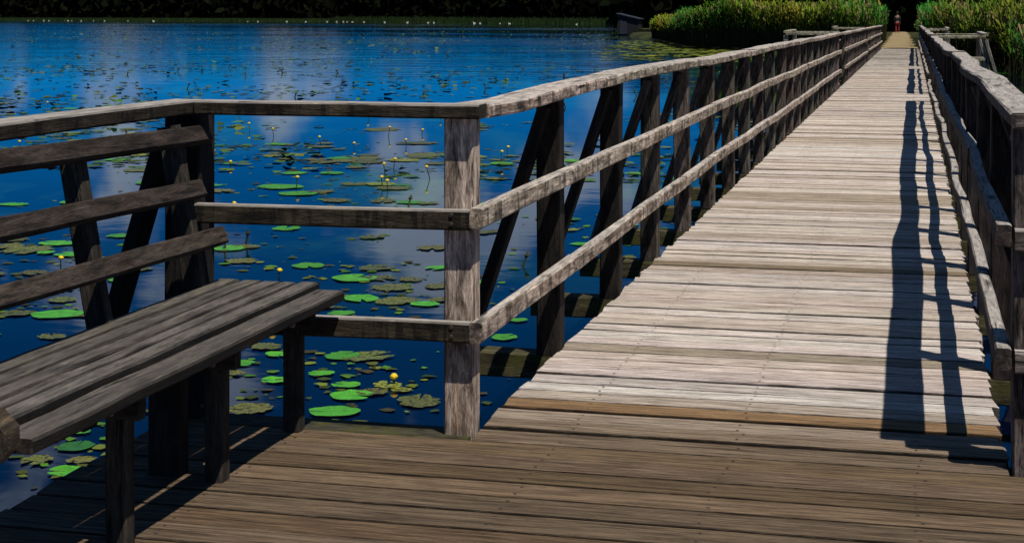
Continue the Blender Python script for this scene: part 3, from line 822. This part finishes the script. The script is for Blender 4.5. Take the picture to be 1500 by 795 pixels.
while len(sp) < 7600:
    v = R.uniform(0.0, 1.0) ** 1.3 * 24 + 0.9; sh = max(u_shore(v), 50)
    u = sh - 1.0 + 22 * R.random() ** 1.6
    if u > 76 and v < 0.45: continue
    if v < 0.9: continue
    h = 1.95 + 0.45 * mnoise.noise((v * 0.45, u * 0.25, 8)) + 0.25 * mnoise.noise((v * 1.6, u * 0.9, 2)) + R.uniform(-0.5, 0.28)
    sp.append((v, u, -0.5, h, tuple(q * k for q, k in zip(hue_at(v + 40, u), (0.65, 0.75, 0.8)))))
for _ in range(700):                                       # thinner fringe standing in the water nearer by
    u = R.uniform(43, 62); v = 2.9 + (62 - u) * 0.035 + R.random() ** 1.5 * 4
    sp.append((v, u, -0.72, R.uniform(1.0, 2.0), tuple(q * 0.7 for q in hue_at(v + 40, u))))
for _ in range(1500):
    v = R.uniform(0.45, 3.5); u = R.uniform(78, 112)
    sp.append((v, u, -0.32, R.uniform(1.5, 2.1), (0.02, 0.16, 0.014)))
reed_bed('reed_bed', sp, 'dense green reed bed behind the right railing')
# low sunlit sedge along the far shore
v_, f_, c_ = [], [], []
for _ in range(16000):
    x = -300 + 272 * R.random()
    sh = u_shore(x)
    y = sh + R.uniform(-1.5, 5)
    h = R.uniform(0.25, 0.55) + (0.75 * R.random() if x > -120 else 0) * (1 - abs(y - sh) / 6)
    w = R.uniform(0.06, 0.16); base = len(v_)
    z = -0.68 if y < sh + 0.3 else -0.45
    lx = R.uniform(-.2, .2)
    v_ += [(x - w, y, z), (x + w, y, z), (x + w * .3 + lx, y + .1, z + h), (x - w * .3 + lx, y + .1, z + h)]
    f_.append((base, base + 1, base + 2, base + 3))
    c_.append(vary((0.014, 0.030, 0.006) if R.random() < 0.6 else (0.007, 0.015, 0.004), 0.3))
tag(place('shore_sedge', mesh_from('shore_sedge', v_, f_, M_REED, c_)), 'low green sedge along the far lake shore', 'sedge', kind='stuff')

# ------------------------------------------------------------------ dark wood beyond the lake
v_, f_, c_ = [], [], []
def clump(x, y, z, r):
    base = len(v_)
    a, b2 = R.uniform(0, 6.28), R.uniform(-0.9, 0.9)
    ux, uy, uz = math.cos(a), math.sin(a), 0.0
    wx, wy, wz = -math.sin(a) * math.sin(b2), math.cos(a) * math.sin(b2), math.cos(b2)
    for p, q in ((-1, -.6), (.2, -1), (1, .1), (.1, 1), (-.9, .5)):
        p *= r * R.uniform(.7, 1.2); q *= r * R.uniform(.7, 1.2)
        v_.append((x + ux * p + wx * q, y + uy * p + wy * q, z + uz * p + wz * q))
    f_.append(tuple(range(base, base + 5)))
    c_.append(vary(R.choice([(0.0035, 0.0045, 0.0025), (0.005, 0.007, 0.003), (0.003, 0.0035, 0.0025)]), 0.3))
def wood_tree(x, y, z, H, rad, n):
    base = len(v_)
    for k in range(6):
        a = k * 1.047
        v_.append((x + .25 * math.cos(a), y + .25 * math.sin(a), z)); v_.append((x + .08 * math.cos(a), y + .08 * math.sin(a), z + H * .8))
    for k in range(6):
        a, b2 = base + 2 * k, base + 2 * ((k + 1) % 6)
        f_.append((a, b2, b2 + 1, a + 1)); c_.append((0.008, 0.006, 0.005))
    for _ in range(n):
        t = R.random(); rr = rad * (0.55 + 0.6 * math.sin(math.pi * min(1, 0.15 + t * 0.85))) * R.random() ** 0.5
        a = R.uniform(0, 6.28)
        clump(x + rr * math.cos(a), y + rr * math.sin(a), z + 0.1 + H * t, R.uniform(0.5, 1.1) * (rad / 3) * 1.1)
x = -420.0
while x < -26:
    sh = u_shore(x)
    step = R.uniform(3.0, 5.5) * (1.0 if x < -60 else 0.55)
    for row in range(3):
        wood_tree(x + R.uniform(-1, 1), sh + 9 + row * 7 + R.uniform(-2, 3), -0.4, R.uniform(5.0, 7.0), R.uniform(2.6, 3.6), 70)
    x += step
for k in range(150):
    x = R.uniform(-34, 70); y = max(u_shore(x) + 55, 152) + R.uniform(0, 16)
    wood_tree(x, y, -0.3, R.uniform(7, 10), R.uniform(2.6, 3.6), 80)
for k in range(40):                                        # closes the end of the path
    x = R.uniform(-7, 7); y = 140 + R.uniform(0, 10) + abs(x) * 0.6
    wood_tree(x, y, -0.3, R.uniform(6, 9), R.uniform(2.2, 3.0), 120)
tag(place('wood', mesh_from('wood', v_, f_, M_TREE, c_)), 'dark wood of dense trees along the far side of the lake', 'trees', kind='stuff')

# ------------------------------------------------------------------ hut, jetty, stakes
hv, hu = -23.6, 139.0
hut = root('hut', (hv, hu, WATER), label='small dark timber boathouse with a sloping roof on the water left of the reeds', cat='hut')
def boxm(parent, name, c, s, mat, rot=None):
    x, y, z = (q / 2 for q in s)
    v = [(-x, -y, -z), (x, -y, -z), (x, y, -z), (-x, y, -z), (-x, -y, z), (x, -y, z), (x, y, z), (-x, y, z)]
    f = [(3, 2, 1, 0), (4, 5, 6, 7), (0, 1, 5, 4), (1, 2, 6, 5), (2, 3, 7, 6), (3, 0, 4, 7)]
    M = Matrix.Translation(c)
    if rot: M = M @ Euler(rot).to_matrix().to_4x4()
    return place(name, mesh_from(name, v, f, mat), parent, M)
wv = [(-1.25, -1, 0), (0.55, -1, 0), (0.55, 1, 0), (-1.25, 1, 0), (-1.25, -1, 1.78), (0.55, -1, 1.36), (0.55, 1, 1.36), (-1.25, 1, 1.78)]
place('walls', mesh_from('walls', wv, [(3, 2, 1, 0), (4, 5, 6, 7), (0, 1, 5, 4), (1, 2, 6, 5), (2, 3, 7, 6), (3, 0, 4, 7)], M_HUT), hut, Matrix.Translation((hv, hu, WATER)))
for k in range(9):
    boxm(hut, 'board', (hv - 1.16 + k * 0.20, hu - 1.02, WATER + 0.85 - k * 0.022), (0.17, 0.03, 1.45 - k * 0.044), M_HUT)
boxm(hut, 'roof', (hv - 0.33, hu, WATER + 1.66), (2.15, 2.4, 0.07), M_HROOF, (0, math.atan2(0.42, 1.8), 0))
boxm(hut, 'door', (hv - 0.75, hu - 1.045, WATER + 0.72), (0.6, 0.03, 1.2), M_HROOF)
jt = root('jetty', (-21.5, 138.5, WATER), label='low dark jetty between the boathouse and the reeds', cat='jetty')
timber('deck', jt, (-23.0, 138.0, WATER + 0.42), (-19.0, 136.0, WATER + 0.42), 1.2, 0.30, M_BEAM, (0.02, 0.018, 0.014), 3, 0.01)
for k in range(4):
    timber('pile', jt, (-22.6 + k * 1.1, 137.3 - k * .55, -1.6), (-22.6 + k * 1.1, 137.3 - k * .55, WATER + 0.26), 0.16, 0.16, M_BEAM, (0.02, 0.018, 0.014))
for k in range(3):
    o = place('stake', stick(1.6, 0.07, 0.07, R, 2, 0.01, 0.01, 0, M_HUT), None,
              Matrix.Translation((-25.3 - k * 0.42, 139.0 + k, -1.5)) @ Euler((0, -math.pi / 2 + R.uniform(-.06, .06), 0)).to_matrix().to_4x4())
    tag(o, 'thin dark stake in the water left of the boathouse, ' + ('nearest the hut', 'middle of three', 'farthest left')[k], 'stake', 'stakes beside the boathouse')
sv_, sf_, sc_ = [], [], []
for _ in range(420):                                       # russet sedge on the bank by the hut
    x = R.uniform(-22.4, -18.6); y = 140.5 + R.uniform(0, 2.5); h = R.uniform(0.4, 1.1); base = len(sv_); w = 0.05
    sv_ += [(x - w, y, -0.5), (x + w, y, -0.5), (x + w + R.uniform(-.2, .2), y, -0.3 + h), (x - w + R.uniform(-.2, .2), y, -0.3 + h)]
    sf_.append((base, base + 1, base + 2, base + 3)); sc_.append(vary(R.choice([(0.30, 0.15, 0.02), (0.10, 0.08, 0.02), (0.05, 0.05, 0.015)]), 0.3))
tag(place('russet_sedge', mesh_from('russet_sedge', sv_, sf_, M_REED, sc_)), 'russet brown sedge on the bank beside the boathouse', 'sedge', kind='stuff')

# ------------------------------------------------------------------ swans along the far shore
def loft(rings, n=10):
    v, f = [], []
    for (c, rx, rz, ax) in rings:                          # ring centre, half width, half height, axis angle in the XZ plane
        for i in range(n):
            a = 2 * math.pi * i / n
            l = rz * math.sin(a)
            v.append((c[0] - l * math.sin(ax), rx * math.cos(a), c[2] + l * math.cos(ax)))
    for j in range(len(rings) - 1):
        for i in range(n):
            f.append((j*n+i, j*n+(i+1) % n, (j+1)*n+(i+1) % n, (j+1)*n+i))
    f.append(tuple(reversed(range(n)))); f.append(tuple((len(rings)-1)*n+i for i in range(n)))
    return v, f
rings = [((-0.62, 0, 0.30), 0.03, 0.02, 0), ((-0.45, 0, 0.22), 0.13, 0.12, 0), ((-0.15, 0, 0.16), 0.23, 0.19, 0), ((0.15, 0, 0.15), 0.22, 0.18, 0), ((0.36, 0, 0.20), 0.13, 0.13, 0.5),
         ((0.42, 0, 0.34), 0.065, 0.065, 1.4), ((0.36, 0, 0.50), 0.05, 0.05, 1.75), ((0.36, 0, 0.66), 0.045, 0.045, 1.3), ((0.42, 0, 0.74), 0.055, 0.055, 0.3), ((0.52, 0, 0.73), 0.05, 0.045, -0.2), ((0.64, 0, 0.69), 0.015, 0.012, -0.3)]
lv, lf = loft(rings)
SW = mesh_from('swan', lv, lf, M_SWAN, smooth=True)
swans = [(-200.0, 337.2), (-198.3, 336.7), (-195.1, 335.7), (-193.4, 335.1), (-187.5, 333.3), (-186.4, 333.0), (-183.5, 332.1), (-179.8, 330.9), (-176.5, 329.9), (-169.7, 327.8), (-162.3, 325.5), (-136.6, 317.5), (-133.9, 316.7), (-126.5, 314.4), (-121.7, 312.9), (-116.4, 311.3), (-114.1, 310.6), (-112.3, 309.6), (-111.2, 308.7), (-109.5, 307.2), (-105.9, 304.0), (-99.7, 298.4), (-93.3, 292.8), (-87.7, 287.9), (-86.1, 286.4), (-75.9, 277.4), (-74.5, 276.2), (-69.8, 272.1), (-67.6, 270.1), (-53.1, 257.2)]
flock = []
for i, (x, y) in enumerate(swans):
    s = R.uniform(0.26, 0.40) * (1.35 if i == 2 else 1.0)
    o = place('swan', SW, None, Matrix.Translation((x, y, WATER - 0.02)) @ Euler((0, 0, R.choice((0, math.pi)) + R.uniform(-.7, .7))).to_matrix().to_4x4() @ Matrix.Diagonal((s, s, s, 1)))
    tag(o, 'tiny white waterbird on the water before the dark far shore', 'bird')
    flock.append(o)
single_out(flock[:15], 'white birds along the far shore', 'tiny white waterbird by the far left shore')
single_out(flock[15:], 'white birds along the far shore', 'tiny white waterbird by the far middle shore')

# ------------------------------------------------------------------ the walker on the path and the shrub beside it
pz = -0.27
px_, py_ = -1.15, 128.0
M_SKIN = plain('skin', (0.32, 0.18, 0.12), amt=0.05)
M_TOP = plain('dark_jacket', (0.015, 0.015, 0.02))
M_RED = plain('red_trousers', (0.17, 0.014, 0.014))
M_HAIR = plain('dark_hair', (0.012, 0.009, 0.007))
def skin(name, joints, bones, mat, parent, rootj=0):
    me = bpy.data.meshes.new(name)
    me.from_pydata([j[0] for j in joints], bones, [])
    me.materials.append(mat)
    o = place(name, me, parent, Matrix.Translation((px_, py_, pz)))
    sk = o.modifiers.new('skin', 'SKIN')
    for k, j in enumerate(joints):
        me.skin_vertices[0].data[k].radius = j[1]
        me.skin_vertices[0].data[k].use_root = (k == rootj)
    sb = o.modifiers.new('smooth', 'SUBSURF'); sb.levels = 1; sb.render_levels = 1
    return o
person = root('person', (px_, py_, pz), label='distant person in a dark top and red trousers walking on the sandy path', cat='person')
J = [((0, 0, .86), (.12, .09)), ((0, 0, 1.08), (.12, .09)), ((0, 0, 1.30), (.15, .09)), ((0, 0, 1.43), (.05, .05)), ((0, 0.01, 1.52), (.075, .09)), ((0, 0.01, 1.61), (.06, .07)),
     ((.17, 0, 1.30), (.05, .05)), ((.21, -.03, 1.06), (.042, .042)), ((.22, .04, .84), (.032, .032)), ((.22, .07, .74), (.035, .02)),
     ((-.17, 0, 1.30), (.05, .05)), ((-.21, -.02, 1.06), (.042, .042)), ((-.22, .06, .85), (.032, .032)), ((-.22, .09, .75), (.035, .02)),
     ((.09, 0, .78), (.08, .08)), ((.10, .06, .45), (.055, .055)), ((.10, .02, .09), (.04, .04)), ((.10, .14, .04), (.035, .03)),
     ((-.09, 0, .78), (.08, .08)), ((-.10, -.03, .45), (.055, .055)), ((-.10, -.14, .11), (.04, .04)), ((-.10, -.03, .04), (.035, .03))]
BN = [(0, 1), (1, 2), (2, 3), (3, 4), (4, 5), (2, 6), (6, 7), (7, 8), (8, 9), (2, 10), (10, 11), (11, 12), (12, 13), (0, 14), (14, 15), (15, 16), (16, 17), (0, 18), (18, 19), (19, 20), (20, 21)]
skin('body', J, BN, M_SKIN, person)
gr = lambda j, k: (j[0], (j[1][0] + k, j[1][1] + k))
skin('jacket', [gr(J[q], .018) for q in (0, 1, 2, 6, 7, 8, 10, 11, 12)], [(0, 1), (1, 2), (2, 3), (3, 4), (4, 5), (2, 6), (6, 7), (7, 8)], M_TOP, person)
skin('trousers', [gr(J[q], .02) for q in (0, 14, 15, 16, 18, 19, 20)], [(0, 1), (1, 2), (2, 3), (0, 4), (4, 5), (5, 6)], M_RED, person)
hb, hf = ball(0.108, 10, 6, 1.05)
place('hair', mesh_from('hair', hb, hf, M_HAIR, smooth=True), person, Matrix.Translation((px_, py_ - .015, pz + 1.59)))

sh = root('shrub', (0.62, 121, -0.3), label='small round pale green shrub at the right of the path end', cat='shrub')
v_, f_, c_ = [], [], []
for _ in range(900):
    a, b2, r = R.uniform(0, 6.28), math.asin(R.uniform(-1, 1)), 0.55 * R.random() ** 0.35
    x, y, z = r * math.cos(a) * math.cos(b2), r * math.sin(a) * math.cos(b2), 0.75 + r * 0.95 * math.sin(b2)
    base = len(v_); s = 0.055; a = R.uniform(0, 6.28); t = R.uniform(-1, 1)
    for p, q in ((-1, 0), (0, -.6), (1, 0), (0, .6)):
        v_.append((x + s * p * math.cos(a), y + s * p * math.sin(a) + s * q * t, z + s * q))
    f_.append((base, base + 1, base + 2, base + 3)); c_.append(vary((0.10, 0.17, 0.04), 0.3))
place('crown', mesh_from('crown', v_, f_, M_REED, c_), sh, Matrix.Translation((0.62, 121, -0.3)))
timber('trunk', sh, (0.62, 121, -0.34), (0.62, 121, 0.4), 0.05, 0.05, M_BEAM, (0.05, 0.04, 0.03))
